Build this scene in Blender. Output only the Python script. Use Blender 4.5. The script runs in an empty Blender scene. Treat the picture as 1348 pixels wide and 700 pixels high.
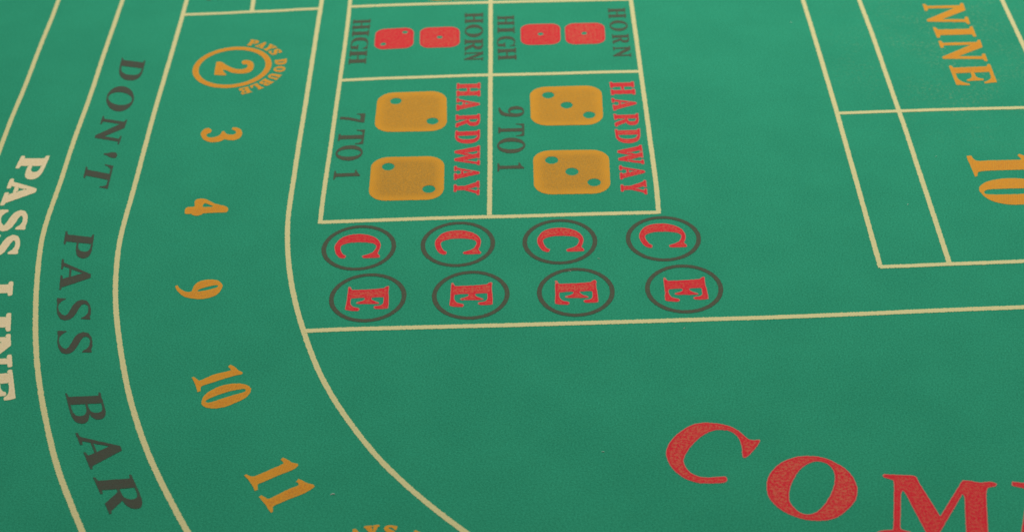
import bpy, math, random
import numpy as np
from mathutils import Vector
from mathutils.geometry import delaunay_2d_cdt

random.seed(7)
rng = np.random.default_rng(11)
scene = bpy.context.scene

# ------------------------------------------------------------------ camera
cam_data = bpy.data.cameras.new('camera')
cam = bpy.data.objects.new('camera', cam_data)
scene.collection.objects.link(cam)
cam.location = (0.010682, -0.56482, 0.438933)
cam.rotation_euler = (0.909784, 0.034594, -0.007983)
cam_data.sensor_fit = 'HORIZONTAL'
cam_data.sensor_width = 36.0
cam_data.lens = 59.865
cam_data.clip_start = 0.01
cam_data.clip_end = 50.0
cam_data.dof.use_dof = True
cam_data.dof.focus_distance = 0.684
cam_data.dof.aperture_fstop = 14.5
scene.camera = cam

# ------------------------------------------------------------------ light
world = bpy.data.worlds.new('World')
scene.world = world
world.use_nodes = True
bg = world.node_tree.nodes['Background']
bg.inputs['Color'].default_value = (1.0, 0.98, 0.95, 1)
bg.inputs['Strength'].default_value = 0.10

def area_lamp(name, loc, target, size, watts, colour):
    ld = bpy.data.lights.new(name, 'AREA')
    ld.shape = 'RECTANGLE'
    ld.size, ld.size_y = size
    ld.energy = watts
    ld.color = colour
    lo = bpy.data.objects.new(name, ld)
    scene.collection.objects.link(lo)
    lo.location = loc
    lo.rotation_euler = (Vector(target) - Vector(loc)).to_track_quat('-Z', 'Y').to_euler()
    return lo

area_lamp('ceiling_lamp', (0.16, 0.52, 0.82), (0.0, 0.10, 0.0), (1.0, 0.6), 13.6, (1.0, 0.985, 0.96))

vs = scene.view_settings
vs.view_transform = 'Standard'
vs.look = 'None'
vs.exposure = 0.0
vs.gamma = 1.0
vs.use_curve_mapping = False

# ------------------------------------------------------------------ print data, felt millimetres (x to the side, y away from the viewer)
DATA = {
'lines': [
["long cream line at the far left, outer edge of the pass line",2.2,[[-241.79,278.98],[-241.61,269.92],[-241.43,260.86],[-241.25,251.81],[-241.06,242.75],[-240.86,233.7],[-240.7,224.64],[-240.67,215.58],[-240.67,206.52],[-240.61,197.47],[-240.51,188.41],[-240.39,179.35],[-240.26,170.3],[-240.13,161.24],[-240.06,152.18],[-240.1,143.12],[-240.16,134.07],[-240.16,125.01],[-240.03,115.95],[-239.83,106.9],[-239.62,97.84],[-239.39,88.78],[-239.12,79.73],[-238.68,70.69],[-238.04,61.65],[-237.34,52.62],[-236.45,43.61],[-235.24,34.64],[-233.92,25.68],[-232.47,16.74],[-230.76,7.85],[-228.96,-1.03],[-227.15,-9.91],[-226.35,-13.85]]],
["cream line between PASS LINE and DON'T PASS BAR",2.25,[[-206.23,276.38],[-206.23,267.35],[-206.23,258.32],[-206.23,249.29],[-206.21,240.26],[-206.18,231.23],[-206.13,222.2],[-206.08,213.17],[-206.05,204.14],[-206.03,195.11],[-205.99,186.08],[-205.91,177.06],[-205.78,168.03],[-205.64,159.0],[-205.55,149.97],[-205.53,140.94],[-205.58,131.91],[-205.66,122.88],[-205.75,113.85],[-205.77,104.83],[-205.69,95.8],[-205.55,86.77],[-205.41,77.74],[-205.35,68.71],[-205.37,59.69],[-205.41,50.66],[-205.29,41.63],[-204.85,32.63],[-204.0,23.65],[-202.82,14.7],[-201.47,5.78],[-200.02,-3.13],[-198.43,-12.02],[-196.67,-20.87],[-194.8,-29.71],[-192.82,-38.52],[-190.68,-47.29],[-188.35,-56.0],[-185.83,-64.67],[-183.12,-73.28],[-180.25,-81.84],[-177.28,-90.37],[-174.24,-98.87],[-171.05,-107.31],[-167.58,-115.63],[-163.81,-123.83],[-159.89,-131.96],[-155.92,-140.07],[-151.82,-148.11],[-147.48,-156.02],[-142.9,-163.8],[-138.7,-170.64]]],
["cream line between DON'T PASS BAR and the yellow field numbers",2.25,[[-171.71,273.86],[-171.61,264.84],[-171.52,255.81],[-171.43,246.79],[-171.35,237.77],[-171.28,228.75],[-171.23,219.73],[-171.21,210.71],[-171.22,201.69],[-171.23,192.66],[-171.25,183.64],[-171.28,174.62],[-171.29,165.6],[-171.31,156.58],[-171.32,147.56],[-171.33,138.53],[-171.34,129.51],[-171.31,120.49],[-171.22,111.47],[-171.1,102.45],[-170.95,93.43],[-170.81,84.41],[-170.67,75.39],[-170.59,66.37],[-170.55,57.35],[-170.53,48.32],[-170.47,39.3],[-170.22,30.29],[-169.66,21.3],[-168.79,12.32],[-167.65,3.38],[-166.28,-5.53],[-164.64,-14.4],[-162.76,-23.22],[-160.68,-32.0],[-158.46,-40.74],[-156.15,-49.46],[-153.72,-58.15],[-151.12,-66.78],[-148.32,-75.36],[-145.3,-83.85],[-142.09,-92.28],[-138.73,-100.65],[-135.16,-108.92],[-131.3,-117.07],[-127.25,-125.13],[-123.1,-133.14],[-118.84,-141.09],[-114.45,-148.97],[-109.91,-156.76],[-105.22,-164.47],[-100.44,-172.12],[-100.44,-172.12]]],
["cream line curving from the boxes down to the bottom edge",2.25,[[-99.03,268.55],[-98.99,259.51],[-98.96,250.47],[-98.93,241.44],[-98.91,232.4],[-98.91,223.36],[-98.91,214.32],[-98.89,205.29],[-98.87,196.25],[-98.84,187.21],[-98.82,178.18],[-98.78,169.14],[-98.73,160.1],[-98.67,151.06],[-98.64,142.03],[-98.61,132.99],[-98.6,123.95],[-98.59,114.92],[-98.58,105.88],[-98.56,96.84],[-98.53,87.8],[-98.48,78.77],[-98.42,69.73],[-98.38,60.69],[-98.32,51.66],[-98.16,42.62],[-97.74,33.6],[-97.01,24.6],[-95.98,15.63],[-94.71,6.69],[-93.2,-2.22],[-91.43,-11.08],[-89.42,-19.88],[-87.18,-28.63],[-84.73,-37.33],[-82.09,-45.97],[-79.27,-54.55],[-76.21,-63.04],[-72.78,-71.39],[-68.99,-79.59],[-64.88,-87.63],[-60.54,-95.55],[-56.0,-103.35],[-51.16,-110.97],[-45.97,-118.35],[-40.44,-125.49],[-34.66,-132.43],[-28.66,-139.19],[-22.5,-145.79],[-16.15,-152.21],[-9.55,-158.37],[-2.71,-164.26],[4.3,-169.96],[6.65,-171.84]]],
["left upright edge of the hardway boxes",2.05,[[-84.01,267.45],[-83.78,233.67],[-83.41,208.79],[-83.32,164.35],[-83.47,142.39],[-83.63,92.19],[-83.78,48.29],[-83.6,34.45]]],
["upright between the two columns of dice",2.2,[[-9.36,261.99],[-9.41,228.44],[-9.36,163.15],[-9.36,141.17],[-9.43,92.19],[-9.53,44.14],[-9.54,36.77]]],
["right upright edge of the hardway boxes",2.2,[[64.15,256.62],[64.09,223.26],[64.09,198.69],[64.31,161.95],[64.38,139.94],[64.52,92.18],[64.49,45.72],[64.18,33.69]]],
["bottom edge of the hardway boxes above the rings",2.5,[[-83.32,35.5],[-70.83,35.48],[-50.88,35.56],[-17.64,35.53],[2.27,35.16],[28.78,34.93],[55.26,34.69],[64.01,34.55]]],
["cross line between the horn boxes and the hardway boxes",2.5,[[-82.94,152.73],[-67.55,153.16],[-41.37,153.25],[-18.94,153.23],[3.46,152.78],[25.83,152.4],[51.89,152.06],[63.96,151.71]]],
["cross line above the horn boxes",2.5,[[-83.31,226.07],[-71.71,226.23],[-43.72,226.21],[-11.76,225.59],[12.16,225.13],[36.04,224.51],[63.63,223.62]]],
["cross line above the yellow 2 ring",2.5,[[-170.53,223.75],[-151.52,223.8],[-135.57,224.3],[-119.57,224.4],[-111.62,224.89],[-99.23,225.08]]],
["short upright in the box above the yellow 2 ring",2.3,[[-137.37,271.35],[-135.59,237.32],[-135.02,225.07]]],
["long cream line above the red word",2.5,[[-83.8,-38.32],[-74.75,-38.08],[-65.7,-38.02],[-56.64,-38.08],[-47.59,-38.16],[-38.54,-38.26],[-29.48,-38.38],[-20.43,-38.5],[-11.38,-38.61],[-2.32,-38.7],[6.73,-38.77],[15.79,-38.83],[24.84,-38.89],[33.89,-38.95],[42.95,-38.99],[52.0,-39.01],[61.06,-39.0],[70.11,-38.99],[79.17,-38.98],[88.22,-38.99],[97.27,-39.0],[106.33,-38.96],[115.38,-38.87],[124.44,-38.76],[133.49,-38.65],[142.54,-38.54],[151.6,-38.41],[160.65,-38.27],[169.7,-38.12],[178.76,-37.98],[187.81,-37.85],[196.86,-37.74],[205.92,-37.64],[214.97,-37.54],[224.02,-37.43],[233.08,-37.33],[236.1,-37.29]]],
["left slanting edge of the point boxes",2.2,[[152.6,250.16],[152.83,217.01],[153.12,192.59],[153.39,153.95],[153.5,117.95],[153.44,97.64],[153.1,46.47],[152.8,2.38],[152.67,-9.24]]],
["slanting line just left of NINE",2.2,[[180.84,248.1],[181.61,214.98],[182.12,190.61],[182.32,152.06],[182.4,116.15],[182.46,95.88],[181.95,44.83],[181.55,0.84],[181.48,-7.47]]],
["slanting line right of NINE",2.2,[[254.42,242.72],[254.23,209.87],[253.98,163.98],[253.53,108.39],[252.78,58.34],[250.56,-8.02]]],
["cross line under NINE",2.35,[[154.18,108.44],[168.76,108.52],[174.09,108.52],[195.41,108.58],[219.48,108.27],[240.65,107.88],[276.58,107.29]]],
["bottom edge of the point boxes",2.35,[[152.59,-8.67],[165.73,-8.59],[173.63,-8.39],[192.49,-8.25],[212.31,-8.06],[244.31,-7.95]]],
],
'words': [
["lettering","dark grey word DON'T between two cream lines","dark",[["D",[[-196.06,181.76],[-195.21,161.14],[-183.49,178.05],[-182.63,157.62]]],["O",[[-197.66,156.24],[-196.67,133.43],[-183.53,151.95],[-182.85,129.32]]],["N",[[-195.91,127.64],[-196.04,106.47],[-183.39,123.46],[-183.61,102.2]]],["'",[[-189.56,96.89],[-189.28,92.47],[-183.14,95.44],[-182.74,90.52]]],["T",[[-196.18,89.56],[-195.17,70.92],[-183.18,84.65],[-182.41,66.13]]]]],
["lettering","dark grey word PASS between two cream lines","dark",[["P",[[-195.36,35.03],[-193.49,16.53],[-182.11,31.76],[-180.4,14.18]]],["A",[[-193.0,14.9],[-189.81,-6.32],[-179.63,13.35],[-176.75,-7.8]]],["S",[[-189.8,-11.69],[-186.79,-26.44],[-175.21,-12.58],[-172.42,-27.4]]],["S",[[-185.27,-32.99],[-182.06,-47.82],[-170.65,-33.52],[-167.89,-48.27]]]]],
["lettering","dark grey word BAR at the lower left","dark",[["B",[[-174.33,-71.37],[-167.6,-89.33],[-160.6,-71.39],[-154.2,-88.03]]],["A",[[-165.96,-94.0],[-156.43,-113.84],[-151.65,-92.76],[-142.46,-112.66]]],["R",[[-154.68,-118.08],[-145.28,-136.94],[-140.71,-117.19],[-131.64,-136.08]]]]],
["lettering","bold cream word PASS at the left edge","pale",[["bP",[[-227.6,94.92],[-228.78,76.77],[-215.21,94.19],[-215.94,76.03]]],["bA",[[-228.7,76.28],[-228.63,56.39],[-215.55,77.16],[-215.75,57.24]]],["bS",[[-228.28,52.32],[-226.39,36.89],[-215.7,52.48],[-213.79,36.76]]],["bS",[[-227.3,33.6],[-225.37,19.03],[-215.04,34.04],[-213.23,19.19]]]]],
["lettering","bold cream word LINE cut off by the left edge","pale",[["bL",[[-223.23,-0.3],[-220.16,-17.15],[-211.02,-0.16],[-208.24,-16.76]]],["bI",[[-219.2,-21.16],[-216.92,-31.97],[-207.22,-21.26],[-205.09,-32.07]]],["bN",[[-216.54,-34.86],[-211.22,-54.48],[-204.48,-34.73],[-199.29,-54.36]]],["bE",[[-210.4,-57.92],[-204.61,-75.91],[-198.78,-56.88],[-193.37,-74.69]]]]],
["lettering","small dark word HIGH beside the red two and one dice","brown",[["H",[[-80.62,212.09],[-80.63,202.04],[-71.68,212.15],[-71.71,202.23]]],["I",[[-80.29,200.95],[-80.29,194.89],[-71.71,201.03],[-71.76,194.97]]],["G",[[-80.49,193.85],[-80.34,181.8],[-71.56,193.91],[-71.5,181.6]]],["H",[[-80.41,180.79],[-80.3,167.65],[-71.58,180.71],[-71.53,167.82]]]]],
["lettering","small dark word HORN right of the red two and one dice","brown",[["H",[[-22.74,215.02],[-22.6,204.48],[-13.32,214.91],[-13.26,204.37]]],["O",[[-22.71,203.01],[-22.53,190.21],[-13.26,202.77],[-13.19,189.97]]],["R",[[-22.51,188.52],[-22.35,177.06],[-13.24,188.28],[-13.18,176.84]]],["N",[[-22.33,175.79],[-22.21,167.22],[-13.11,176.07],[-13.06,167.12]]]]],
["lettering","small dark word HIGH beside the pair of red ones","brown",[["H",[[-5.9,210.86],[-5.78,201.19],[2.74,210.81],[2.78,201.14]]],["I",[[-5.78,199.33],[-5.79,193.0],[2.83,199.28],[2.91,192.94]]],["G",[[-6.19,190.02],[-6.07,179.55],[3.01,189.92],[3.18,179.32]]],["H",[[-5.74,178.0],[-5.56,166.75],[3.36,178.03],[3.58,166.9]]]]],
["lettering","small dark word HORN right of the pair of red ones","brown",[["H",[[51.61,214.77],[51.48,204.62],[60.39,214.7],[60.31,204.54]]],["O",[[51.34,202.08],[51.64,191.34],[60.56,201.98],[60.69,191.25]]],["R",[[52.18,188.04],[52.22,178.99],[60.49,188.0],[60.59,178.95]]],["N",[[52.05,175.94],[52.13,165.59],[60.54,176.14],[60.6,165.78]]]]],
["lettering","dark odds 7 TO 1 beside the yellow twos","brown",[["7",[[-80.84,121.82],[-81.02,114.22],[-69.05,122.03],[-69.12,114.15]]],["T",[[-80.46,107.98],[-80.65,95.93],[-68.34,107.89],[-68.54,95.84]]],["O",[[-80.94,95.06],[-80.72,82.55],[-68.28,95.06],[-68.28,82.44]]],["1",[[-80.3,74.93],[-80.34,67.22],[-68.36,74.85],[-68.45,67.37]]]]],
["lettering","dark odds 9 TO 1 beside the yellow threes","brown",[["9",[[-5.55,124.12],[-5.56,114.8],[6.79,123.76],[6.67,114.44]]],["T",[[-5.57,108.76],[-5.59,98.3],[6.59,108.54],[6.45,98.09]]],["O",[[-6.16,97.06],[-6.17,84.23],[6.92,96.66],[6.74,83.96]]],["1",[[-5.97,76.58],[-5.98,69.29],[6.01,76.36],[5.91,69.09]]]]],
["lettering","red word HARDWAY next to the yellow twos","red",[["bH",[[-25.54,145.98],[-25.45,134.5],[-14.52,145.88],[-14.44,134.1]]],["bA",[[-25.47,132.74],[-25.28,121.92],[-14.74,132.46],[-14.66,121.64]]],["bR",[[-25.47,117.93],[-25.38,107.42],[-14.53,118.02],[-14.45,107.31]]],["bD",[[-25.43,104.27],[-25.54,93.69],[-14.43,104.35],[-14.36,93.38]]],["bW",[[-25.5,91.16],[-25.42,76.11],[-14.34,91.13],[-14.28,75.63]]],["bA",[[-25.49,74.89],[-25.4,64.47],[-14.42,74.59],[-14.44,64.27]]],["bY",[[-25.37,62.85],[-25.28,52.77],[-14.33,62.73],[-14.3,52.15]]]]],
["lettering","red word HARDWAY next to the yellow threes","red",[["bH",[[48.77,142.43],[48.99,131.08],[60.03,142.31],[60.18,130.76]]],["bA",[[48.87,127.88],[49.33,117.29],[59.93,128.54],[60.27,117.95]]],["bR",[[49.14,113.99],[49.38,103.61],[60.3,113.78],[60.03,103.52]]],["bD",[[49.03,100.87],[49.2,89.58],[60.25,100.74],[59.77,89.13]]],["bW",[[49.13,86.72],[49.4,72.26],[60.14,87.14],[60.29,71.97]]],["bA",[[49.34,71.22],[49.21,60.61],[60.23,71.11],[60.1,60.83]]],["bY",[[49.09,58.59],[48.99,48.74],[60.17,58.96],[60.01,48.45]]]]],
["lettering","yellow word NINE in the upper right box","yellow",[["bN",[[213.09,207.85],[212.73,188.1],[233.71,207.49],[232.65,186.22]]],["bI",[[213.63,184.12],[213.66,174.05],[233.29,183.82],[233.02,173.77]]],["bN",[[213.63,170.74],[212.92,151.81],[234.07,170.38],[233.22,150.24]]],["bE",[[213.83,147.11],[213.82,128.72],[233.75,147.27],[233.19,129.37]]]]],
["lettering","tiny yellow words PAYS DOUBLE curving round the 2 ring","yellow",[["sP",[[-133.4,190.0],[-129.63,188.7],[-131.95,195.12],[-127.62,193.63]]],["sA",[[-129.14,188.5],[-125.36,186.18],[-126.65,193.2],[-122.3,190.54]]],["sY",[[-125.12,185.99],[-121.93,182.92],[-121.66,190.05],[-118.0,186.51]]],["sS",[[-121.61,182.49],[-119.41,179.17],[-117.34,185.67],[-114.81,181.85]]],["sD",[[-117.43,174.08],[-116.81,169.7],[-112.21,175.15],[-111.51,170.11]]],["sO",[[-116.82,167.87],[-117.48,163.49],[-111.52,167.41],[-112.27,162.37]]],["sU",[[-118.01,161.73],[-119.88,157.72],[-113.05,159.79],[-115.2,155.17]]],["sB",[[-120.55,156.65],[-123.4,153.26],[-116.27,153.49],[-119.54,149.59]]],["sL",[[-124.23,152.53],[-127.45,150.19],[-120.86,148.4],[-124.57,145.71]]],["sE",[[-128.4,149.63],[-132.51,147.97],[-126.1,144.82],[-130.83,142.92]]]]],
["lettering","tiny yellow words PAYS DOUBLE cut off at the bottom edge","yellow",[["sP",[[-60.84,-156.02],[-57.44,-153.94],[-63.87,-151.65],[-59.96,-149.25]]],["sA",[[-57.14,-153.77],[-52.97,-152.29],[-59.23,-148.87],[-54.43,-147.17]]],["sY",[[-52.29,-152.14],[-47.89,-151.68],[-53.18,-146.89],[-48.11,-146.36]]],["sS",[[-46.6,-151.73],[-42.65,-152.32],[-46.11,-146.43],[-41.57,-147.11]]],["sD",[[-37.89,-154.08],[-34.17,-156.49],[-35.27,-149.44],[-31.0,-152.21]]],["sO",[[-33.5,-157.06],[-30.48,-160.3],[-29.84,-153.19],[-26.36,-156.91]]],["sU",[[-29.96,-161.01],[-27.81,-164.88],[-25.47,-158.14],[-23.0,-162.6]]],["sB",[[-27.48,-165.7],[-26.33,-169.98],[-22.43,-164.0],[-21.11,-168.92]]],["sL",[[-26.3,-170.32],[-26.1,-174.3],[-21.01,-169.74],[-20.77,-174.32]]],["sE",[[-26.23,-176.16],[-27.22,-180.47],[-20.97,-177.03],[-22.12,-181.99]]]]],
["lettering","small dark letter cut off by the top edge","brown",[["E",[[-163.89,250.14],[-160.66,238.26],[-154.91,250.34],[-152.52,238.02]]]]],
],
'traced': [
["numeral","yellow 2 inside the ring","yellow",[[[[[-147.16,174.4],[-144.65,174.24],[-141.61,170.9],[-137.24,167.25],[-133.89,166.41],[-131.53,167.37],[-130.8,169.57],[-131.83,171.14],[-133.13,171.1],[-134.29,172.55],[-134.06,174.55],[-132.3,175.19],[-129.53,173.87],[-127.89,170.38],[-127.92,165.4],[-130.22,162.83],[-134.06,162.34],[-138.1,163.59],[-140.98,165.88],[-142.72,166.73],[-142.42,164.85],[-140.63,162.02],[-140.83,161.05],[-143.68,161.48],[-146.65,161.92],[-146.97,167.88]]]]]],
["numeral","yellow 3 under the ringed 2","yellow",[[[[[-141.64,112.63],[-142.85,113.82],[-144.93,113.16],[-146.06,110.1],[-145.94,107.87],[-144.37,104.46],[-141.6,102.09],[-139.06,101.39],[-136.07,101.98],[-134.16,103.85],[-131.89,102.83],[-129.43,102.68],[-127.17,104.31],[-126.35,107.8],[-127.4,111.43],[-129.48,113.35],[-131.38,113.69],[-131.84,112.37],[-130.76,111.19],[-129.72,110.23],[-129.4,108.54],[-130.31,107.48],[-132.48,107.61],[-133.79,108.25],[-135.35,110.79],[-136.22,110.4],[-136.59,108.42],[-138.16,106.29],[-140.52,105.55],[-142.42,106.0],[-143.27,107.71],[-142.83,109.02],[-141.67,109.61],[-141.26,111.15]]]]]],
["numeral","yellow 4 lying on its side","yellow",[[[[[-144.6,45.79],[-144.73,48.74],[-143.75,49.97],[-140.76,50.2],[-141.29,53.99],[-140.76,55.66],[-138.79,56.15],[-136.36,55.51],[-131.82,51.97],[-127.5,50.05],[-125.88,48.68],[-125.34,46.68],[-126.01,45.05],[-135.53,44.99],[-136.82,43.9],[-139.04,43.24],[-140.87,43.92],[-141.59,44.94],[-143.58,44.76]],[[-137.14,50.49],[-136.96,52.16],[-136.21,52.61],[-132.64,50.24],[-132.97,49.66],[-136.62,49.67]]]]]],
["numeral","yellow 9 below the 4","yellow",[[[[[-140.93,-7.24],[-140.94,-6.1],[-140.03,-5.97],[-139.05,-7.77],[-136.84,-9.88],[-134.83,-10.59],[-133.52,-10.23],[-133.34,-7.63],[-132.12,-4.63],[-129.61,-3.0],[-126.9,-2.7],[-123.51,-3.49],[-121.21,-6.5],[-121.15,-9.12],[-122.35,-12.53],[-124.79,-14.55],[-128.43,-15.66],[-132.28,-15.2],[-136.31,-13.54],[-139.22,-10.37]],[[-131.06,-10.35],[-130.42,-9.08],[-126.83,-7.35],[-123.65,-6.64],[-122.8,-7.3],[-123.45,-8.22],[-126.54,-9.54],[-129.7,-10.33]]]]]],
["numeral","yellow 10 in the curving strip","yellow",[[[[[-125.96,-64.52],[-125.27,-63.94],[-123.79,-65.39],[-122.63,-66.43],[-120.97,-65.52],[-117.21,-63.02],[-111.8,-61.27],[-111.29,-60.36],[-112.38,-58.61],[-111.49,-57.48],[-109.49,-59.13],[-108.27,-60.74],[-106.13,-62.38],[-106.4,-63.52],[-108.88,-64.17],[-112.78,-65.68],[-117.1,-67.76],[-120.94,-69.48],[-121.52,-70.81],[-121.23,-72.55],[-122.46,-73.17],[-123.36,-70.35],[-124.55,-67.26]]]],[[[[-120.19,-78.72],[-119.63,-75.4],[-117.49,-72.5],[-113.29,-69.68],[-108.33,-68.78],[-104.7,-69.32],[-102.19,-71.33],[-101.74,-73.98],[-103.28,-77.27],[-106.96,-80.06],[-110.72,-82.1],[-114.63,-82.8],[-117.72,-82.15],[-119.68,-80.59]],[[-118.55,-78.94],[-117.94,-77.49],[-114.58,-75.41],[-109.81,-73.23],[-105.39,-72.08],[-103.82,-72.53],[-104.28,-73.86],[-108.52,-75.54],[-113.28,-77.7],[-117.08,-79.38]]]]]],
["numeral","yellow 11 near the bottom edge","yellow",[[[[[-98.96,-119.45],[-98.22,-118.81],[-96.67,-119.88],[-94.99,-119.96],[-92.3,-118.4],[-89.15,-116.51],[-85.54,-114.3],[-85.15,-113.29],[-86.35,-111.88],[-85.67,-110.54],[-83.6,-112.0],[-82.02,-113.43],[-79.69,-114.21],[-79.66,-115.57],[-81.63,-117.51],[-86.85,-120.3],[-90.87,-122.8],[-93.11,-124.03],[-93.38,-125.01],[-93.02,-127.0],[-94.14,-127.61],[-95.11,-125.27],[-96.88,-122.21]]]],[[[[-92.39,-130.63],[-91.54,-129.75],[-90.0,-130.92],[-88.52,-131.63],[-85.87,-129.92],[-81.9,-127.14],[-78.84,-125.56],[-78.43,-124.85],[-79.56,-123.41],[-78.83,-121.98],[-76.82,-123.26],[-75.29,-124.45],[-73.3,-125.07],[-72.43,-126.36],[-74.7,-128.56],[-77.59,-130.4],[-81.4,-132.38],[-85.39,-134.67],[-86.6,-135.72],[-86.46,-137.97],[-87.08,-138.71],[-88.16,-137.26],[-89.07,-135.29],[-90.72,-132.97]]]]]],
["numeral","large yellow 10 cut off at the right edge","yellow",[[[[[205.39,68.88],[206.02,69.88],[207.75,69.78],[208.08,67.26],[209.73,65.51],[214.7,65.63],[222.24,65.5],[228.91,65.42],[229.11,66.23],[228.29,68.88],[229.28,70.07],[231.03,68.61],[233.72,67.21],[236.7,65.17],[238.26,62.6],[235.13,58.89],[228.38,57.75],[220.4,57.71],[212.9,57.73],[208.44,57.18],[207.37,55.72],[206.85,53.93],[205.72,53.49],[205.66,56.33],[205.56,62.45]]]],[[[[205.45,44.32],[206.67,46.73],[209.81,49.24],[214.79,50.96],[220.64,51.42],[226.62,50.58],[232.45,48.24],[235.39,44.1],[234.84,39.7],[231.38,35.01],[226.18,32.21],[219.83,31.51],[214.91,32.07],[209.8,34.29],[206.67,37.87],[205.41,41.86]],[[207.08,41.47],[207.87,42.7],[210.23,43.55],[217.08,43.66],[224.9,43.51],[231.1,42.86],[232.13,41.32],[230.32,39.76],[223.88,39.34],[216.07,39.39],[209.36,39.77],[207.32,40.27]]]]]],
["lettering","big red word COME cut off at the bottom right","red",[[[[[90.64,-109.67],[90.32,-108.96],[88.51,-109.11],[86.94,-108.81],[85.87,-107.72],[84.17,-105.04],[82.4,-102.92],[79.79,-101.04],[76.68,-99.84],[72.71,-99.07],[69.47,-99.1],[66.13,-100.13],[62.68,-102.62],[59.6,-105.69],[57.32,-109.06],[55.83,-112.72],[55.52,-115.55],[55.93,-118.95],[57.2,-122.64],[59.47,-126.06],[62.37,-128.66],[66.11,-130.35],[69.96,-130.73],[74.25,-130.69],[76.07,-130.06],[76.48,-128.71],[76.15,-127.49],[74.59,-127.42],[71.05,-127.66],[68.33,-127.54],[65.68,-126.6],[63.5,-124.74],[62.32,-122.58],[61.7,-119.76],[61.98,-117.53],[63.24,-114.47],[65.56,-110.86],[68.27,-107.52],[71.33,-104.87],[74.29,-103.43],[77.13,-103.27],[79.48,-103.84],[81.34,-105.2],[82.68,-107.58],[83.35,-110.49],[83.42,-113.36],[83.22,-116.19],[83.3,-117.89],[84.04,-118.32],[85.33,-117.41],[87.41,-114.96],[89.33,-112.19]]]],[[[[89.9,-133.8],[90.57,-130.24],[92.25,-126.39],[95.33,-122.56],[98.69,-120.12],[103.25,-118.46],[108.05,-118.3],[112.24,-119.29],[116.16,-121.92],[119.47,-125.43],[121.39,-129.45],[122.13,-133.97],[121.74,-137.51],[120.22,-141.56],[117.06,-145.49],[113.18,-148.78],[109.19,-150.33],[105.42,-150.47],[101.37,-149.73],[97.46,-147.85],[93.68,-144.81],[91.21,-141.22],[89.97,-137.65]],[[97.27,-140.02],[97.59,-137.09],[98.58,-133.57],[100.42,-129.46],[102.63,-125.92],[105.16,-123.29],[108.0,-121.57],[110.62,-121.38],[112.85,-122.39],[114.44,-124.6],[115.04,-127.67],[114.6,-131.26],[113.28,-135.38],[111.29,-139.43],[109.08,-142.84],[106.56,-145.64],[104.27,-146.98],[102.15,-147.18],[100.19,-146.24],[98.43,-143.85],[97.41,-141.48]]]],[[[[131.96,-129.49],[132.78,-128.68],[134.55,-128.87],[138.86,-129.34],[142.77,-129.78],[143.99,-130.68],[144.43,-133.5],[146.62,-142.36],[148.47,-149.94],[154.32,-141.21],[159.24,-133.85],[160.43,-132.95],[163.1,-133.45],[166.08,-134.31],[168.93,-133.98],[171.33,-134.75],[171.51,-135.65],[170.71,-136.56],[168.67,-136.86],[167.56,-137.92],[166.48,-141.61],[164.97,-149.65],[163.01,-159.6],[162.53,-162.7],[163.26,-163.86],[164.99,-164.6],[164.88,-165.88],[158.67,-165.63],[152.56,-164.87],[152.8,-163.75],[154.45,-162.63],[155.18,-160.33],[156.2,-155.13],[157.53,-147.74],[158.7,-141.28],[158.41,-139.9],[152.76,-148.56],[146.51,-158.15],[144.06,-161.7],[142.88,-161.29],[141.72,-156.12],[140.11,-147.55],[138.46,-138.79],[137.82,-137.38],[136.96,-139.0],[135.58,-145.75],[133.87,-154.22],[134.34,-155.82],[136.76,-156.87],[136.91,-158.13],[131.1,-158.31],[125.03,-157.86],[125.33,-156.61],[127.32,-155.8],[130.05,-155.65],[131.18,-154.75],[132.98,-145.64],[134.55,-137.52],[135.26,-133.67],[135.18,-131.99],[133.75,-131.09],[132.46,-130.47]]]]]],
],
'dice': [
["yellow die face with two pips, upper of its pair","gold",[[-63.93,139.81],[-30.69,139.85],[-29.63,104.52],[-64.09,105.44]],[[0.27,0.225],[0.8,0.755]],0.083],
["yellow die face with two pips, lower of its pair","gold",[[-63.78,84.4],[-30.33,83.67],[-29.93,49.42],[-63.58,50.16]],[[0.235,0.225],[0.8,0.76]],0.087],
["yellow die face with three pips, upper of its pair","gold",[[9.64,140.5],[44.5,140.06],[43.7,105.4],[9.83,106.46]],[[0.255,0.225],[0.505,0.495],[0.81,0.755]],0.085],
["yellow die face with three pips, lower of its pair","gold",[[10.26,85.62],[45.04,84.43],[44.16,49.87],[10.25,50.86]],[[0.245,0.23],[0.505,0.5],[0.79,0.75]],0.087],
["red die face with two pips","red",[[-68.51,201.35],[-48.84,202.13],[-48.26,181.59],[-68.24,181.0]],[[0.77,0.22],[0.225,0.75]],0.07],
["red die face with one pip, under the left HORN","red",[[-45.73,201.52],[-25.3,201.33],[-24.9,181.06],[-45.21,181.01]],[[0.5,0.5]],0.07],
["red die face with one pip, left one of the red pair","red",[[5.93,201.32],[26.38,200.99],[26.01,180.23],[5.88,180.55]],[[0.5,0.49]],0.07],
["red die face with one pip, right one of the red pair","red",[[28.57,200.71],[48.98,200.24],[48.51,179.37],[28.48,179.68]],[[0.48,0.49]],0.07],
["yellow die face just above the top edge","gold",[[-46.97,275.23],[-11.96,274.41],[-11.38,229.06],[-46.65,230.08]],[[0.25,0.23],[0.25,0.77],[0.79,0.23],[0.79,0.77]],0.085],
],
'rings': [["numeral_ring","thick yellow ring around the 2","yellow",[-138.57,168.88],19.69,16.63],["numeral_ring","yellow ring below the bottom edge","yellow",[-47.82,-173.44],19.69,16.63]],
'tailE': [[167.79,-162.39],[184.06,-165.87],[177.35,-134.56],[194.39,-138.11]],
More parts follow.
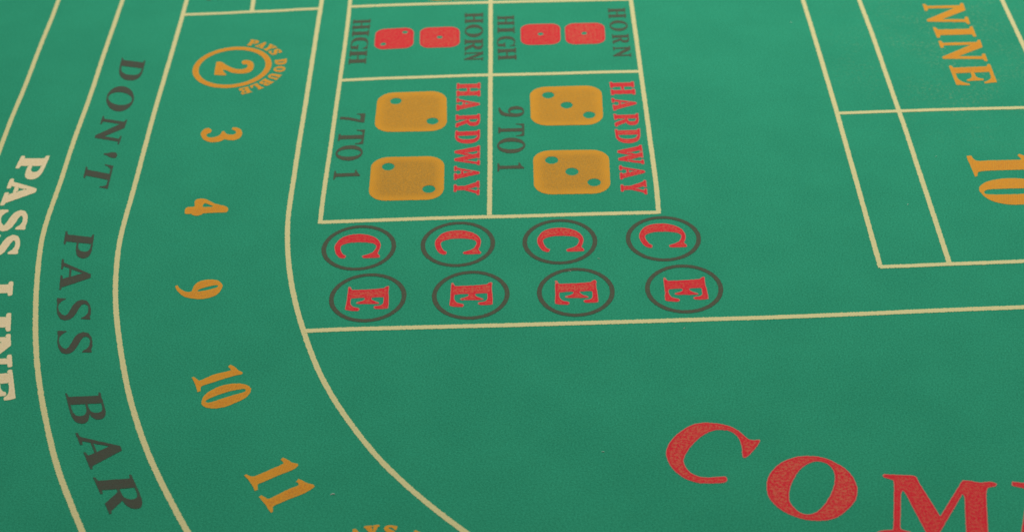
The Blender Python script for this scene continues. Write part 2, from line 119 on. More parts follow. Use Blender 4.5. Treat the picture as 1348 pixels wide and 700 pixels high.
'ringC': [[-5.26,-6.19],[-5.67,-7.23],[-6.8,-7.27],[-8.34,-6.03],[-9.48,-3.84],[-10.23,-1.13],[-10.37,1.57],[-9.58,4.23],[-7.82,7.13],[-5.31,8.79],[-2.39,9.46],[0.58,9.41],[3.25,8.71],[5.97,7.2],[8.06,4.91],[9.13,2.14],[9.24,-0.02],[8.93,-2.15],[8.3,-4.15],[8.44,-5.06],[9.33,-6.43],[9.06,-7.48],[6.16,-7.59],[2.6,-7.56],[1.91,-6.83],[1.85,-5.93],[3.12,-5.47],[5.01,-4.61],[6.4,-3.35],[7.26,-1.26],[7.48,0.61],[6.75,2.0],[5.23,2.89],[2.25,3.59],[-1.04,3.77],[-3.65,3.64],[-5.89,2.95],[-7.6,1.69],[-7.95,-0.18],[-7.47,-2.35],[-6.51,-4.53],[-5.47,-5.38]],
'ringE': [[-8.36,7.14],[-7.74,7.36],[-6.98,5.45],[-6.64,5.13],[-3.49,5.12],[-0.33,5.11],[3.13,5.34],[6.27,5.63],[7.17,6.59],[8.25,7.04],[8.53,6.02],[8.37,2.75],[8.71,-2.25],[8.78,-6.7],[8.35,-7.56],[5.41,-7.76],[3.21,-7.4],[2.84,-6.4],[3.44,-5.84],[5.29,-5.64],[6.49,-4.62],[6.7,-2.65],[6.67,-0.91],[6.1,-0.13],[2.49,-0.2],[1.57,-0.5],[1.62,-1.4],[2.62,-2.44],[4.23,-3.27],[4.89,-3.89],[4.3,-4.51],[0.23,-4.3],[-3.85,-4.09],[-4.51,-3.57],[-4.23,-2.99],[-2.39,-2.44],[-1.19,-1.5],[-1.08,-0.76],[-1.58,-0.24],[-3.78,-0.13],[-6.74,-0.48],[-7.01,-1.21],[-6.95,-3.44],[-6.27,-5.21],[-5.28,-6.09],[-3.36,-6.83],[-2.99,-7.83],[-3.55,-8.68],[-6.06,-8.41],[-8.28,-7.81],[-8.81,-6.8],[-8.5,-2.38],[-8.49,2.11]],
'betrings': [[[-65.48,16.22],[0.0,0.0],"C"],[[-23.06,16.5],[0.6,0.11],"C"],[[20.59,15.93],[0.77,0.21],"C"],[[64.76,15.71],[0.26,1.05],"C"],[[-59.66,-17.98],[0.0,0.0],"E"],[[-17.14,-18.45],[0.22,0.84],"E"],[[26.11,-18.72],[0.1,0.4],"E"],[[70.57,-18.82],[0.52,0.21],"E"]],
'lint': [[-65.65,-130.57],[36.51,2.78],[143.49,194.02],[191.88,70.33],[172.4,34.53],[68.51,-44.1],[32.61,-113.13],[24.08,-5.14]],
}

# ------------------------------------------------------------------ letter shapes in a unit box; (x, y) on the curve, (x, y, 0) control point
def ell(cx, cy, rx, ry):
    k = 0.4142
    return [(cx-rx, cy-k*ry, 0), (cx-rx, cy+k*ry, 0), (cx-k*rx, cy+ry, 0), (cx+k*rx, cy+ry, 0),
            (cx+rx, cy+k*ry, 0), (cx+rx, cy-k*ry, 0), (cx+k*rx, cy-ry, 0), (cx-k*rx, cy-ry, 0)]

GLYPH = {
'H': [[(0,0),(.42,0),(.42,.07),(.34,.1),(.34,.46),(.66,.46),(.66,.1),(.58,.07),(.58,0),(1,0),(1,.07),(.92,.1),(.92,.9),(1,.93),(1,1),(.58,1),(.58,.93),(.66,.9),(.66,.54),(.34,.54),(.34,.9),(.42,.93),(.42,1),(0,1),(0,.93),(.08,.9),(.08,.1),(0,.07)]],
'I': [[(0,0),(1,0),(1,.06),(.76,.1),(.76,.9),(1,.94),(1,1),(0,1),(0,.94),(.24,.9),(.24,.1),(0,.06)]],
'D': [[(0,0),(.45,0),(.98,0,0),(1,.5),(.98,1,0),(.45,1),(0,1),(0,.94),(.1,.92),(.1,.08),(0,.06)], [(.38,.08),(.38,.92),(.45,.92),(.74,.92,0),(.74,.5),(.74,.08,0),(.45,.08)]],
'O': [ell(.5,.5,.5,.5), ell(.5,.5,.25,.43)],
'N': [[(0,0),(.34,0),(.34,.06),(.22,.09),(.22,.76),(.80,-.03),(.90,-.03),(.90,.91),(1,.94),(1,1),(.66,1),(.66,.94),(.78,.91),(.78,.34),(.34,1),(0,1),(0,.94),(.1,.91),(.1,.09),(0,.06)]],
"'": [[(.36,0),(.64,0),(.72,.3,0),(1,.5,0),(1,.76),(1,1,0),(.5,1),(0,1,0),(0,.76),(0,.5,0),(.28,.3,0)]],
'T': [[(.26,0),(.74,0),(.74,.06),(.63,.09),(.63,.92),(.8,.92),(.93,.88,0),(.95,.68),(1,.68),(1,1),(0,1),(0,.68),(.05,.68),(.07,.88,0),(.2,.92),(.37,.92),(.37,.09),(.26,.06)]],
'P': [[(0,0),(.52,0),(.52,.06),(.4,.09),(.4,.44),(.55,.44),(1,.44,0),(1,.72),(1,1,0),(.55,1),(0,1),(0,.94),(.12,.91),(.12,.09),(0,.06)], [(.4,.51),(.4,.93),(.5,.93),(.73,.93,0),(.73,.72),(.73,.51,0),(.5,.51)]],
'A': [[(0,0),(.34,0),(.34,.06),(.24,.09),(.3,.28),(.58,.28),(.64,.09),(.54,.06),(.54,0),(1,0),(1,.06),(.92,.09),(.58,1),(.46,1),(.12,.09),(0,.06)], [(.33,.35),(.44,.72),(.56,.35)]],
'L': [[(0,0),(.95,0),(1,.36),(.94,.36),(.85,.12,0),(.62,.08),(.4,.08),(.4,.91),(.52,.94),(.52,1),(0,1),(0,.94),(.12,.91),(.12,.09),(0,.06)]],
'E': [[(0,0),(.95,0),(1,.32),(.93,.32),(.84,.11,0),(.6,.08),(.38,.08),(.38,.46),(.54,.46),(.70,.44,0),(.72,.30),(.79,.30),(.79,.70),(.72,.70),(.70,.56,0),(.54,.54),(.38,.54),(.38,.92),(.6,.92),(.82,.9,0),(.88,.7),(.94,.7),(.92,1),(0,1),(0,.94),(.11,.91),(.11,.09),(0,.06)]],
'B': [[(0,0),(.6,0),(1,0,0),(1,.27),(1,.46,0),(.72,.52),(.92,.58,0),(.92,.75),(.92,1,0),(.56,1),(0,1),(0,.95),(.12,.92),(.12,.08),(0,.05)], [(.38,.07),(.38,.48),(.5,.48),(.76,.46,0),(.76,.27),(.76,.07,0),(.52,.07)], [(.38,.55),(.38,.93),(.5,.93),(.69,.93,0),(.69,.74),(.69,.55,0),(.5,.55)]],
'R': [[(0,0),(.46,0),(.46,.06),(.36,.09),(.36,.46),(.44,.46),(.72,0),(1,0),(1,.06),(.92,.09),(.68,.48),(.92,.53,0),(.92,.75),(.92,1,0),(.52,1),(0,1),(0,.94),(.1,.91),(.1,.09),(0,.06)], [(.36,.54),(.36,.93),(.48,.93),(.66,.93,0),(.66,.74),(.66,.54,0),(.48,.54)]],
'G': [[(.95,.7),(.9,.7),(.84,.95,0),(.55,.94),(.26,.93,0),(.26,.5),(.26,.06,0),(.58,.06),(.7,.06),(.72,.1),(.72,.36),(.6,.39),(.6,.45),(1,.45),(1,.39),(.94,.36),(.94,.06),(.78,0,0),(.56,0),(0,0,0),(0,.5),(0,1,0),(.54,1),(.7,1,0),(.84,.94),(.88,1),(.94,1)]],
'W': [[(0,1),(0,.94),(.06,.91),(.25,0),(.35,0),(.51,.56),(.67,0),(.77,0),(.95,.91),(1,.94),(1,1),(.78,1),(.78,.94),(.87,.91),(.77,.35),(.6,.91),(.66,.94),(.66,1),(.34,1),(.34,.94),(.42,.91),(.47,.72),(.36,.38),(.25,.91),(.31,.94),(.31,1)]],
'Y': [[(.24,0),(.76,0),(.76,.06),(.63,.09),(.63,.42),(.88,.91),(1,.94),(1,1),(.62,1),(.62,.94),(.74,.91),(.56,.55),(.38,.91),(.48,.94),(.48,1),(0,1),(0,.94),(.1,.91),(.37,.42),(.37,.09),(.24,.06)]],
'U': [[(0,1),(0,.94),(.1,.91),(.1,.35),(.1,0,0),(.52,0),(.9,0,0),(.9,.35),(.9,.91),(1,.94),(1,1),(.66,1),(.66,.94),(.76,.91),(.76,.35),(.76,.1,0),(.56,.1),(.38,.1,0),(.38,.35),(.38,.91),(.48,.94),(.48,1)]],
'7': [[(.28,0),(.56,0),(.58,.3,0),(1,.9),(1,1),(0,1),(0,.66),(.07,.66),(.1,.8,0),(.25,.83),(.72,.83),(.32,.4,0)]],
'9': [[(.1,.02),(.2,0),(.75,.02,0),(.97,.35,0),(1,.65),(1,1,0),(.5,1),(0,1,0),(0,.68),(0,.38,0),(.45,.38),(.6,.38,0),(.7,.5),(.66,.12,0),(.12,.07)], ell(.49,.7,.2,.25)],
'1': [[(.05,0),(.95,0),(.95,.05),(.67,.08),(.67,1),(.55,1),(.3,.87,0),(.02,.85),(.02,.79),(.33,.79),(.33,.08),(.05,.05)]],
}
GLYPH['wide_E'] = [[(x if x < 0.05 or x > 0.6 else 0.24+x*0.74,)+tuple(r) for x, *r in GLYPH['E'][0]]]
_s = [(440,190),(455,190),(505,192),(506,200),(480,212),(455,235),(448,260),(455,290),(475,315),(500,325),(520,312),(540,280),(560,245),(590,215),(630,200),(670,210),(692,240),(700,275),(698,310),(690,330),(695,352),(620,350),(625,340),(655,325),(675,300),(680,270),(672,245),(650,235),(630,240),(610,265),(590,300),(565,335),(535,355),(500,362),(465,350),(442,315),(435,275),(440,235),(437,205)]
GLYPH['S'] = [[((b-188)/173., (a-436)/264.) for a, b in _s]]

def flatten(contour, n=5):
    """quadratic outline with implied on-curve points -> plain polygon"""
    pts, m = [], len(contour)
    full = []
    for i, q in enumerate(contour):
        nx = contour[(i+1) % m]
        full.append((q[0], q[1], len(q) == 2))
        if len(q) == 3 and len(nx) == 3:
            full.append(((q[0]+nx[0])/2, (q[1]+nx[1])/2, True))
    k = next(i for i, q in enumerate(full) if q[2])
    full = full[k:] + full[:k] + [full[k]]
    i = 0
    while i < len(full)-1:
        a, b = full[i], full[i+1]
        if b[2]:
            pts.append(a[:2]); i += 1
        else:
            c = full[i+2]
            for j in range(n):
                t = j/n
                pts.append(((1-t)**2*a[0]+2*t*(1-t)*b[0]+t*t*c[0], (1-t)**2*a[1]+2*t*(1-t)*b[1]+t*t*c[1]))
            i += 2
    return np.array(pts)

def smooth_closed(P, n=4, corner=62.0):
    """Catmull-Rom through a traced outline; sharp turns stay corners"""
    P = np.array(P, float); m = len(P); out = []
    d1 = P - np.roll(P, 1, 0); d2 = np.roll(P, -1, 0) - P
    ang = np.degrees(np.abs(np.arctan2(d1[:,0]*d2[:,1]-d1[:,1]*d2[:,0], (d1*d2).sum(1))))
    hard = ang > corner
    for i in range(m):
        a, b, c, d = P[i-1], P[i], P[(i+1) % m], P[(i+2) % m]
        t1 = np.zeros(2) if hard[i] else (c-a)/2
        t2 = np.zeros(2) if hard[(i+1) % m] else (d-b)/2
        for k in range(n):
            t = k/n
            h00, h10, h01, h11 = 2*t**3-3*t*t+1, t**3-2*t*t+t, -2*t**3+3*t*t, t**3-t*t
            out.append(h00*b+h10*t1+h01*c+h11*t2)
    return np.array(out)

def smooth_open(P, step):
    P = np.array(P, float); Q = np.vstack([2*P[0]-P[1], P, 2*P[-1]-P[-2]]); out = []
    for i in range(1, len(Q)-2):
        a, b, c, d = Q[i-1], Q[i], Q[i+1], Q[i+2]
        # centripetal-like tangents keep unequal spacing from overshooting
        lab, lbc, lcd = (max(np.linalg.norm(v), 1e-6) for v in (b-a, c-b, d-c))
        t1 = ((b-a)/lab*lbc + (c-b)/lbc*lab)/(lab+lbc)*lbc
        t2 = ((c-b)/lbc*lcd + (d-c)/lcd*lbc)/(lbc+lcd)*lbc
        n = max(2, int(lbc/step))
        for k in range(n):
            t = k/n
            out.append((2*t**3-3*t*t+1)*b+(t**3-2*t*t+t)*t1+(-2*t**3+3*t*t)*c+(t**3-t*t)*t2)
    out.append(P[-1])
    return np.array(out)

def resample(P, step):
    Q = np.vstack([P, P[:1]])
    seg = np.linalg.norm(np.diff(Q, axis=0), axis=1); s = np.concatenate([[0], np.cumsum(seg)])
    n = max(8, int(s[-1]/step))
    t = np.linspace(0, s[-1], n, endpoint=False)
    # keep the true corners so that serifs stay crisp
    d1 = P - np.roll(P, 1, 0); d2 = np.roll(P, -1, 0) - P
    ang = np.degrees(np.abs(np.arctan2(d1[:,0]*d2[:,1]-d1[:,1]*d2[:,0], (d1*d2).sum(1))))
    t = np.unique(np.round(np.concatenate([t, s[:-1][ang > 30]]), 4))
    t = t[np.concatenate([[True], np.diff(t) > step*0.25])]
    return np.column_stack([np.interp(t, s, Q[:,0]), np.interp(t, s, Q[:,1])])

def area(P):
    x, y = P[:,0], P[:,1]
    return 0.5*np.sum(x*np.roll(y, -1)-np.roll(x, -1)*y)

def grow(P, d, hole):
    """push a closed outline outward (holes shrink) by d millimetres"""
    if abs(d) < 1e-6: return P
    s = 1 if area(P) > 0 else -1
    t = np.roll(P, -1, 0) - np.roll(P, 1, 0)
    t /= np.maximum(np.linalg.norm(t, axis=1), 1e-9)[:,None]
    n = np.column_stack([t[:,1], -t[:,0]])*s
    return P + n*d*(-1 if hole else 1)

def inside(pts, loops):
    r = np.zeros(len(pts), bool)
    for L in loops:
        a, b = L, np.roll(L, -1, 0)
        for (x0, y0), (x1, y1) in zip(a, b):
            if y0 == y1: continue
            m = ((y0 > pts[:,1]) != (y1 > pts[:,1]))
            xc = x0+(pts[:,1]-y0)*(x1-x0)/(y1-y0)
            r ^= m & (pts[:,0] < xc)
    return r

def dist(pts, loops):
    best = np.full(len(pts), 1e9)
    for L in loops:
        a = L; ab = np.roll(L, -1, 0)-a; l2 = np.maximum((ab**2).sum(1), 1e-12)
        for i in range(len(a)):
            ap = pts-a[i]; t = np.clip(ap@ab[i]/l2[i], 0, 1)
            best = np.minimum(best, ((ap-t[:,None]*ab[i])**2).sum(1))
    return np.sqrt(best)

def mesh_from(name, verts2, faces, depth, z):
    me = bpy.data.meshes.new(name)
    me.from_pydata([(x/1000, y/1000, z/1000) for x, y in verts2], [], [tuple(f) for f in faces])
    at = me.attributes.new('ink_depth', 'FLOAT', 'POINT')
    at.data.foreach_set('value', np.asarray(depth, np.float32))
    me.update()
    return me

INK_Z = 0.10
def ink_mesh(name, contours, margin=0.0, step=0.34, fray=0.065, grid=0.8, z=INK_Z, depth_loops=None):
    """flat printed shape: every vertex knows how deep inside the print it lies (ink_depth, mm)"""
    loops = []
    for i, c in enumerate(contours):
        P = resample(np.array(c), step)
        P = grow(P, margin, i > 0)
        j = rng.normal(0, fray, len(P)); j = 0.6*j+0.4*np.roll(j, 1)
        t = np.roll(P, -1, 0)-np.roll(P, 1, 0); t /= np.maximum(np.linalg.norm(t, axis=1), 1e-9)[:,None]
        P = P+np.column_stack([t[:,1], -t[:,0]])*j[:,None]
        loops.append(P)
    allp = np.vstack(loops)
    lo, hi = allp.min(0), allp.max(0)
    gx, gy = np.meshgrid(np.arange(lo[0], hi[0], grid), np.arange(lo[1], hi[1], grid))
    G = np.column_stack([gx.ravel(), gy.ravel()])+rng.normal(0, grid*0.12, (gx.size, 2))
    if len(G):
        G = G[inside(G, loops)]
    if len(G):
        G = G[dist(G, loops) > 0.28*min(grid, 0.8)]
    V = np.vstack([allp, G]) if len(G) else allp
    edges, o = [], 0
    for L in loops:
        n = len(L); edges += [(o+i, o+(i+1) % n) for i in range(n)]; o += n
    vv, ee, ff, *_ = delaunay_2d_cdt([Vector(p) for p in V], edges, [], 0, 1e-6)
    vv = np.array([(v.x, v.y) for v in vv])
    ff = [f for f in ff if len(f) == 3]
    cen = np.array([vv[list(f)].mean(0) for f in ff])
    ok = inside(cen, loops)
    ff = [f for f, k in zip(ff, ok) if k]
    # counter-clockwise so that every face looks up
    out = []
    for f in ff:
        a, b, c = vv[list(f)]
        cr = (b[0]-a[0])*(c[1]-a[1])-(b[1]-a[1])*(c[0]-a[0])
        if abs(cr) < 1e-9: continue
        out.append(f if cr > 0 else f[::-1])
    used = sorted({i for f in out for i in f}); idx = {k: i for i, k in enumerate(used)}
    vv = vv[used]
    return mesh_from(name, vv, [[idx[i] for i in f] for f in out], dist(vv, loops[:depth_loops] if depth_loops else loops), z)

# ------------------------------------------------------------------ materials
def lin(r, g, b):
    f = lambda v: (v/255/12.92) if v <= 10.3 else ((v/255+0.055)/1.055)**2.4
    return (f(r), f(g), f(b), 1.0)

class Nodes:
    def __init__(s, name):
        s.m = bpy.data.materials.new(name); s.m.use_nodes = True
        s.t = s.m.node_tree; s.t.nodes.clear()
        s.out = s.n('ShaderNodeOutputMaterial'); s.b = s.n('ShaderNodeBsdfPrincipled')
        s.l(s.b.outputs[0], s.out.inputs[0])
    def n(s, k, **kw):
        x = s.t.nodes.new(k)
        for a, v in kw.items(): setattr(x, a, v)
        return x
    def l(s, a, b): s.t.links.new(a, b)
    def setin(s, sock, v):
        if isinstance(v, bpy.types.NodeSocket): s.l(v, sock)
        else: sock.default_value = v
    def noise(s, vec, scale, detail=2.0, rough=0.5):
        x = s.n('ShaderNodeTexNoise'); s.l(vec, x.inputs['Vector'])
        x.inputs['Scale'].default_value = scale; x.inputs['Detail'].default_value = detail; x.inputs['Roughness'].default_value = rough
        return x.outputs['Fac']
    def ramp(s, fac, lo, hi, a=0.0, b=1.0):
        x = s.n('ShaderNodeMapRange'); x.interpolation_type = 'SMOOTHSTEP'
        s.setin(x.inputs[0], fac)
        for i, v in ((1, lo), (2, hi), (3, a), (4, b)): s.setin(x.inputs[i], v)
        return x.outputs[0]
    def math(s, op, a, b=0.0, c=0.0):
        x = s.n('ShaderNodeMath', operation=op)
        s.setin(x.inputs[0], a); s.setin(x.inputs[1], b)
        if op == 'MULTIPLY_ADD': s.setin(x.inputs[2], c)
        return x.outputs[0]
    def mix(s, fac, a, b, mode='MIX'):
        x = s.n('ShaderNodeMix', data_type='RGBA', blend_type=mode)
        s.setin(x.inputs[0], fac); s.setin(x.inputs[6], a); s.setin(x.inputs[7], b)
        return x.outputs[2]

FELT = lin(39, 133, 100)
def felt_grain(k):
    """shared cloth relief in felt millimetres, so that it runs on under the ink"""
    geo = k.n('ShaderNodeNewGeometry')
    sc = k.n('ShaderNodeVectorMath', operation='SCALE'); k.l(geo.outputs['Position'], sc.inputs[0]); sc.inputs['Scale'].default_value = 1000.0
    mm = sc.outputs[0]
    st = k.n('ShaderNodeMapping'); k.l(mm, st.inputs[0]); st.inputs['Scale'].default_value = (0.85, 1.0, 1.0); st.inputs['Rotation'].default_value = (0, 0, 0.2)
    fine = k.noise(st.outputs[0], 1.6, 3.0, 0.8)
    return mm, fine

def fibre_normal(k, fine, strength):
    b = k.n('ShaderNodeBump'); b.inputs['Strength'].default_value = strength; b.inputs['Distance'].default_value = 0.0006
    k.l(fine, b.inputs['Height']); k.l(b.outputs[0], k.b.inputs['Normal'])

def felt_colour(k, mm, fine):
    broad = k.noise(mm, 0.03, 3.0, 0.55)
    spot = k.noise(mm, 0.25, 3.0, 0.6)
    c = k.mix(k.ramp(broad, 0.3, 0.7), lin(37, 129, 97), lin(42, 138, 104))
    c = k.mix(k.ramp(spot, 0.35, 0.7, 0.0, 0.35), c, lin(42, 130, 95))
    c = k.mix(k.ramp(fine, 0.30, 0.72), k.mix(0.44, c, lin(22, 96, 72)), k.mix(0.40, c, lin(60, 164, 128)))
    return c

def make_felt():
    k = Nodes('green_felt'); mm, fine = felt_grain(k)
    c = felt_colour(k, mm, fine)
    # yellow chalky wear rubbed into the cloth round the upper right box
    d = k.n('ShaderNodeVectorMath', operation='DISTANCE'); k.l(mm, d.inputs[0]); d.inputs[1].default_value = (238.0, 160.0, 0.0)
    near = k.ramp(d.outputs['Value'], 22.0, 105.0, 1.0, 0.0)
    specks = k.ramp(k.noise(mm, 0.62, 5.0, 0.75), 0.50, 0.66)
    patch = k.ramp(k.noise(mm, 0.045, 3.0, 0.6), 0.38, 0.62)
    c = k.mix(k.math('MULTIPLY', k.math('MULTIPLY', k.math('MULTIPLY', specks, near), patch), 0.60), c, lin(108, 150, 112))
    k.l(c, k.b.inputs['Base Color'])
    k.b.inputs['Roughness'].default_value = 0.95
    k.b.inputs['Specular IOR Level'].default_value = 0.05
    k.b.inputs['Sheen Weight'].default_value = 0.0
    k.b.inputs['Sheen Roughness'].default_value = 0.5
    fibre_normal(k, fine, 0.30)
    return k.m

def make_ink(name, core, rim, rim_mm, worn, worn_mm, worn_amount, speck=0.10, cover=0.05, worn_scale=1.1, flat=0.0, hatch=0.0, worn_far=None):
    """core colour, a different rim where the layers are out of register, and a worn mottle deeper inside"""
    k = Nodes(name); mm, fine = felt_grain(k)
    at = k.n('ShaderNodeAttribute'); at.attribute_name = 'ink_depth'
    depth = at.outputs['Fac']
    wob = k.math('MULTIPLY_ADD', k.noise(mm, 1.3, 2.0), 0.3, -0.15)
    dep = k.math('ADD', depth, wob)
    n1 = k.noise(mm, worn_scale, 4.0, 0.7)
    c = core
    if worn_amount:
        w = k.math('MULTIPLY', k.ramp(n1, 0.42, 0.60, flat, 1.0), k.ramp(dep, worn_mm, worn_far or worn_mm*2.6))
        # every print pass took the ink a little differently
        info = k.n('ShaderNodeObjectInfo')
        amt = k.math('MULTIPLY', k.ramp(info.outputs['Random'], 0.0, 1.0, 0.6, 1.25), worn_amount)
        c = k.mix(k.math('MINIMUM', k.math('MULTIPLY', w, amt), 1.0), c, worn)
    c = k.mix(k.ramp(k.noise(mm, 0.12, 3.0), 0.35, 0.7, 0.0, 0.22), c, k.mix(0.5, c, worn))
    if hatch:
        # the ribs of the cloth catch the thick ink
        mp = k.n('ShaderNodeMapping'); k.l(mm, mp.inputs[0]); mp.inputs['Rotation'].default_value = (0, 0, 0.22)
        wv = k.n('ShaderNodeTexWave'); k.l(mp.outputs[0], wv.inputs[0]); wv.inputs['Scale'].default_value = 0.33; wv.inputs['Distortion'].default_value = 1.2; wv.inputs['Detail'].default_value = 1.0
        hf = k.math('MULTIPLY', k.ramp(wv.outputs['Fac'], 0.35, 0.75), k.ramp(k.noise(mm, 0.08, 2.0), 0.4, 0.6, 0.25, 1.0))
        c = k.mix(k.math('MULTIPLY', hf, hatch), c, worn)
    # cloth showing through thin ink
    c = k.mix(k.math('MULTIPLY', k.ramp(fine, 0.52, 0.36), speck), c, FELT)
    c = k.mix(cover, c, FELT)
    if rim_mm:
        c = k.mix(k.ramp(dep, rim_mm*0.75, rim_mm*1.25, 1.0, 0.0), c, rim)
    k.l(c, k.b.inputs['Base Color'])
    k.b.inputs['Roughness'].default_value = 0.85
    k.b.inputs['Specular IOR Level'].default_value = 0.15
    fibre_normal(k, fine, 0.35)
    return k.m

MAT = {
 'felt': make_felt(),
 'cream': make_ink('cream_ink', lin(203, 191, 138), lin(168, 179, 124), 0.20, lin(190, 182, 122), 0.3, 0.6, 0.16),
 'pale': make_ink('pale_bold_ink', lin(220, 199, 160), lin(190, 188, 142), 0.22, lin(206, 184, 136), 0.4, 0.6, 0.10),
 'yellow': make_ink('yellow_ink', lin(205, 139, 30), lin(172, 140, 58), 0.16, lin(186, 113, 28), 0.4, 0.7, 0.16, hatch=0.45),
 'gold': make_ink('gold_die_ink', lin(198, 136, 30), lin(190, 140, 46), 0.16, lin(152, 110, 36), 0.5, 0.78, 0.14, 0.03, 1.5, flat=0.3, worn_far=6.0, hatch=0.25),
 'red': make_ink('red_ink', lin(194, 12, 40), lin(180, 104, 88), 0.29, lin(188, 88, 64), 0.5, 0.76, 0.10, 0.01, 1.0),
 'dark': make_ink('dark_ink', lin(65, 60, 51), lin(58, 80, 62), 0.2, lin(76, 64, 55), 0.4, 0.6, 0.10, 0.06),
 'brown': make_ink('brown_ink', lin(70, 63, 50), lin(62, 86, 64), 0.18, lin(86, 70, 54), 0.3, 0.7, 0.18, 0.07),
 'lint': None,
}
k = Nodes('lint_fibre'); k.b.inputs['Base Color'].default_value = lin(205, 218, 200); k.b.inputs['Roughness'].default_value = 0.9; MAT['lint'] = k.m
MARGIN = {'red': 0.42}

def obj(name, me, mat, parent=None, label=None):
    o = bpy.data.objects.new(name, me); scene.collection.objects.link(o)
    if me is not None and mat is not None: me.materials.append(mat)
    o.parent = parent
    if label: o['label'] = label
    return o

# ------------------------------------------------------------------ the felt itself: a cloth slab
def felt_mesh():
    x0, x1, y0, y1, th = -0.42, 0.46, -0.34, 0.56, -0.003
    v = [(x0,y0,0),(x1,y0,0),(x1,y1,0),(x0,y1,0),(x0,y0,th),(x1,y0,th),(x1,y1,th),(x0,y1,th)]
    f = [(0,1,2,3),(7,6,5,4),(0,4,5,1),(1,5,6,2),(2,6,7,3),(3,7,4,0)]
    me = bpy.data.meshes.new('gaming_felt'); me.from_pydata(v, [], f); me.update()
    return me
felt = obj('gaming_felt', felt_mesh(), MAT['felt'])
felt['label'] = 'green casino table felt printed with cream lines, yellow numbers and red words'
felt['category'] = 'table felt'

# ------------------------------------------------------------------ printed lines
for i, (label, width, pts) in enumerate(DATA['lines']):
    P = smooth_open(pts, 0.6)
    t = np.gradient(P, axis=0); t /= np.linalg.norm(t, axis=1)[:,None]
    nrm = np.column_stack([t[:,1], -t[:,0]])
    n = len(P)
    saw = np.where(np.arange(n) % 2, 0.10, -0.10)*(rng.random(n) > 0.25)
    jl, jr = rng.normal(0, 0.06, n)+saw, rng.normal(0, 0.06, n)+np.roll(saw, 1)
    sway = np.convolve(rng.normal(0, 0.5, n+60), np.ones(61)/61, 'valid')[:n]
    hw = width/2
    A = P+nrm*(hw+jl+sway*0.6)[:,None]; B = P-nrm*(hw+jr-sway*0.6)[:,None]
    V = np.vstack([A, P, B]); dep = np.concatenate([np.zeros(n), np.full(n, hw), np.zeros(n)])
    F = []
    for j in range(n-1):
        F += [(j, j+1, n+j+1, n+j), (n+j, n+j+1, 2*n+j+1, 2*n+j)]
    me = mesh_from('printed_line', V, F, dep, INK_Z-0.05+i*0.004)
    obj('printed_line', me, MAT['cream'], felt, label)

# ------------------------------------------------------------------ printed words and numbers
def glyph_to(ch, quad):
    BL, BR, TL, TR = (np.array(q) for q in quad)
    out = []
    for c in GLYPH[ch]:
        P = flatten(c)
        # dense before bending so that straight strokes follow the quad
        x, y = P[:,0:1], P[:,1:2]
        out.append(BL*(1-x)*(1-y)+BR*x*(1-y)+TL*(1-x)*y+TR*x*y)
    return out

def letter(ch, quad, ink, parent, name='letter'):
    bold = ch[0] == 'b'
    g = glyph_to(ch if ch in GLYPH else ch[-1], quad)
    m = MARGIN.get(ink, 0.0)*(0.55 if ink == 'red' else 1)
    m += {'pale': 0.60, 'yellow': 0.12, 'red': 0.12}.get(ink, 0.0) if bold else 0.0
    if ink == 'brown': m += 0.07
    if ch[0] == 's': m += 0.36
    return obj(name, ink_mesh(name, g, m, fray=0.03 if ch[0] == 's' else 0.065), MAT[ink], parent)

for name, label, ink, letters in DATA['words']:
    if len(letters) == 1:
        o = letter(letters[0][0], letters[0][1], ink, felt, 'letter'); o['label'] = label
        continue
    w = obj(name, None, None, felt, label)
    for ch, quad in letters:
        letter(ch, quad, ink, w, 'letter')

for name, label, ink, parts in DATA['traced']:
    loops = [[smooth_closed(c) for c in part[0]] for part in parts]
    m = 0.0
    if len(loops) == 1:
        obj(name, ink_mesh(name, loops[0], m), MAT[ink], felt, label)
    else:
        kid = 'letter' if ink == 'red' else 'digit'
        w = obj(name, None, None, felt, label)
        for L in loops: obj(kid, ink_mesh(kid, L, m), MAT[ink], w)
        if ink == 'red': letter('wide_E', DATA['tailE'], 'red', w)

def circle(c, r, n=120):
    a = np.linspace(0, 2*math.pi, n, endpoint=False)
    return np.column_stack([c[0]+r*np.cos(a), c[1]+r*np.sin(a)])

for name, label, ink, c, ro, ri in DATA['rings']:
    obj(name, ink_mesh(name, [circle(c, ro), circle(c, ri)], 0, grid=1.0), MAT[ink], felt, label)

place = ['leftmost', 'second from the left', 'third from the left', 'rightmost']
for i, (c, off, ch) in enumerate(DATA['betrings']):
    base = DATA['ringC'] if ch == 'C' else DATA['ringE']
    ring = obj('bet_ring', ink_mesh('bet_ring', [circle(c, 16.0), circle(c, 14.0)], 0, grid=1.0), MAT['brown'], felt,
               'dark ring around a red %s, %s of its row' % (ch, place[i % 4]))
    L = smooth_closed(np.array(base)+np.array(c)+np.array(off))
    obj('letter', ink_mesh('letter', [L], 0.12), MAT['red'], ring)

# ------------------------------------------------------------------ printed dice
def rounded(u0, v0, u1, v1, r, n=8):
    out = []
    for cx, cy, a0 in ((u1-r, v0+r, -90), (u1-r, v1-r, 0), (u0+r, v1-r, 90), (u0+r, v0+r, 180)):
        for k in range(n+1):
            a = math.radians(a0+90*k/n); out.append((cx+r*math.cos(a), cy+r*math.sin(a)))
    return np.array(out)

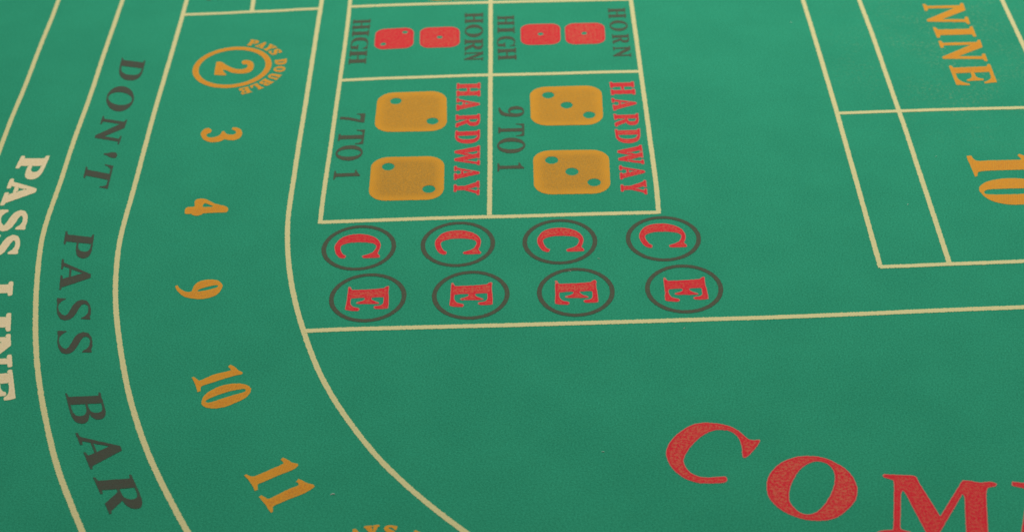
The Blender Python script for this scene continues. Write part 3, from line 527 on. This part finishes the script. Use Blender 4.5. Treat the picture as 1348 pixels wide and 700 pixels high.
for label, ink, q, pips, pr in DATA['dice']:
    TL, TR, BR, BL = (np.array(v) for v in q)
    def to(P):
        u, v = P[:,0:1], P[:,1:2]
        return TL*(1-u)*(1-v)+TR*u*(1-v)+BR*u*v+BL*(1-u)*v
    rad = 0.235 if ink == 'gold' else 0.25
    loops = [to(rounded(0, 0, 1, 1, rad))]+[to(circle(c, pr, 40)) for c in pips]
    obj('die_face', ink_mesh('die_face', loops, 0.0, grid=1.1, depth_loops=1 if ink == 'gold' else None), MAT[ink], felt, label)

# ------------------------------------------------------------------ loose lint lying on the cloth
where = ['pale lint fibre right of the yellow 11', 'pale lint fleck between the third and fourth C rings', 'pale lint fleck at the top, left of the slanting line',
         'pale lint fleck above the large yellow 10', 'pale lint fleck on the felt left of the large yellow 10', 'pale lint fleck under the rightmost E ring',
         'pale lint fleck on the bare felt left of the big red C', 'pale lint fleck on the dark ring around the third E']
for i, c in enumerate(DATA['lint']):
    n, L = 7, (1.7 if i == 0 else 0.9)
    a = rng.uniform(-0.5, 0.5); P = []
    for k in range(n):
        s = (k/(n-1)-0.5)*L
        P.append((c[0]+s*math.cos(a)+0.12*math.sin(3*s+i), c[1]+s*math.sin(a)+0.3*math.cos(2.2*s+i), 0.17+0.08*math.sin(2*s+i)))
    V, F = [], []
    for k, (x, y, z) in enumerate(P):
        r = (0.20 if i == 0 else 0.13)*(1-0.6*abs(k/(n-1)-0.5)*2)
        for j in range(5):
            b = 2*math.pi*j/5
            V.append(((x-math.sin(a)*r*math.cos(b))/1000, (y+math.cos(a)*r*math.cos(b))/1000, (z+r*math.sin(b))/1000))
    for k in range(n-1):
        for j in range(5):
            F.append((k*5+j, k*5+(j+1) % 5, k*5+5+(j+1) % 5, k*5+5+j))
    F += [tuple(range(4, -1, -1)), tuple(range((n-1)*5, n*5))]
    me = bpy.data.meshes.new('lint_fibre'); me.from_pydata(V, [], F); me.update()
    o = obj('lint_fibre', me, MAT['lint']); o['label'] = where[i]; o['category'] = 'lint'; o['group'] = 'lint on the felt'
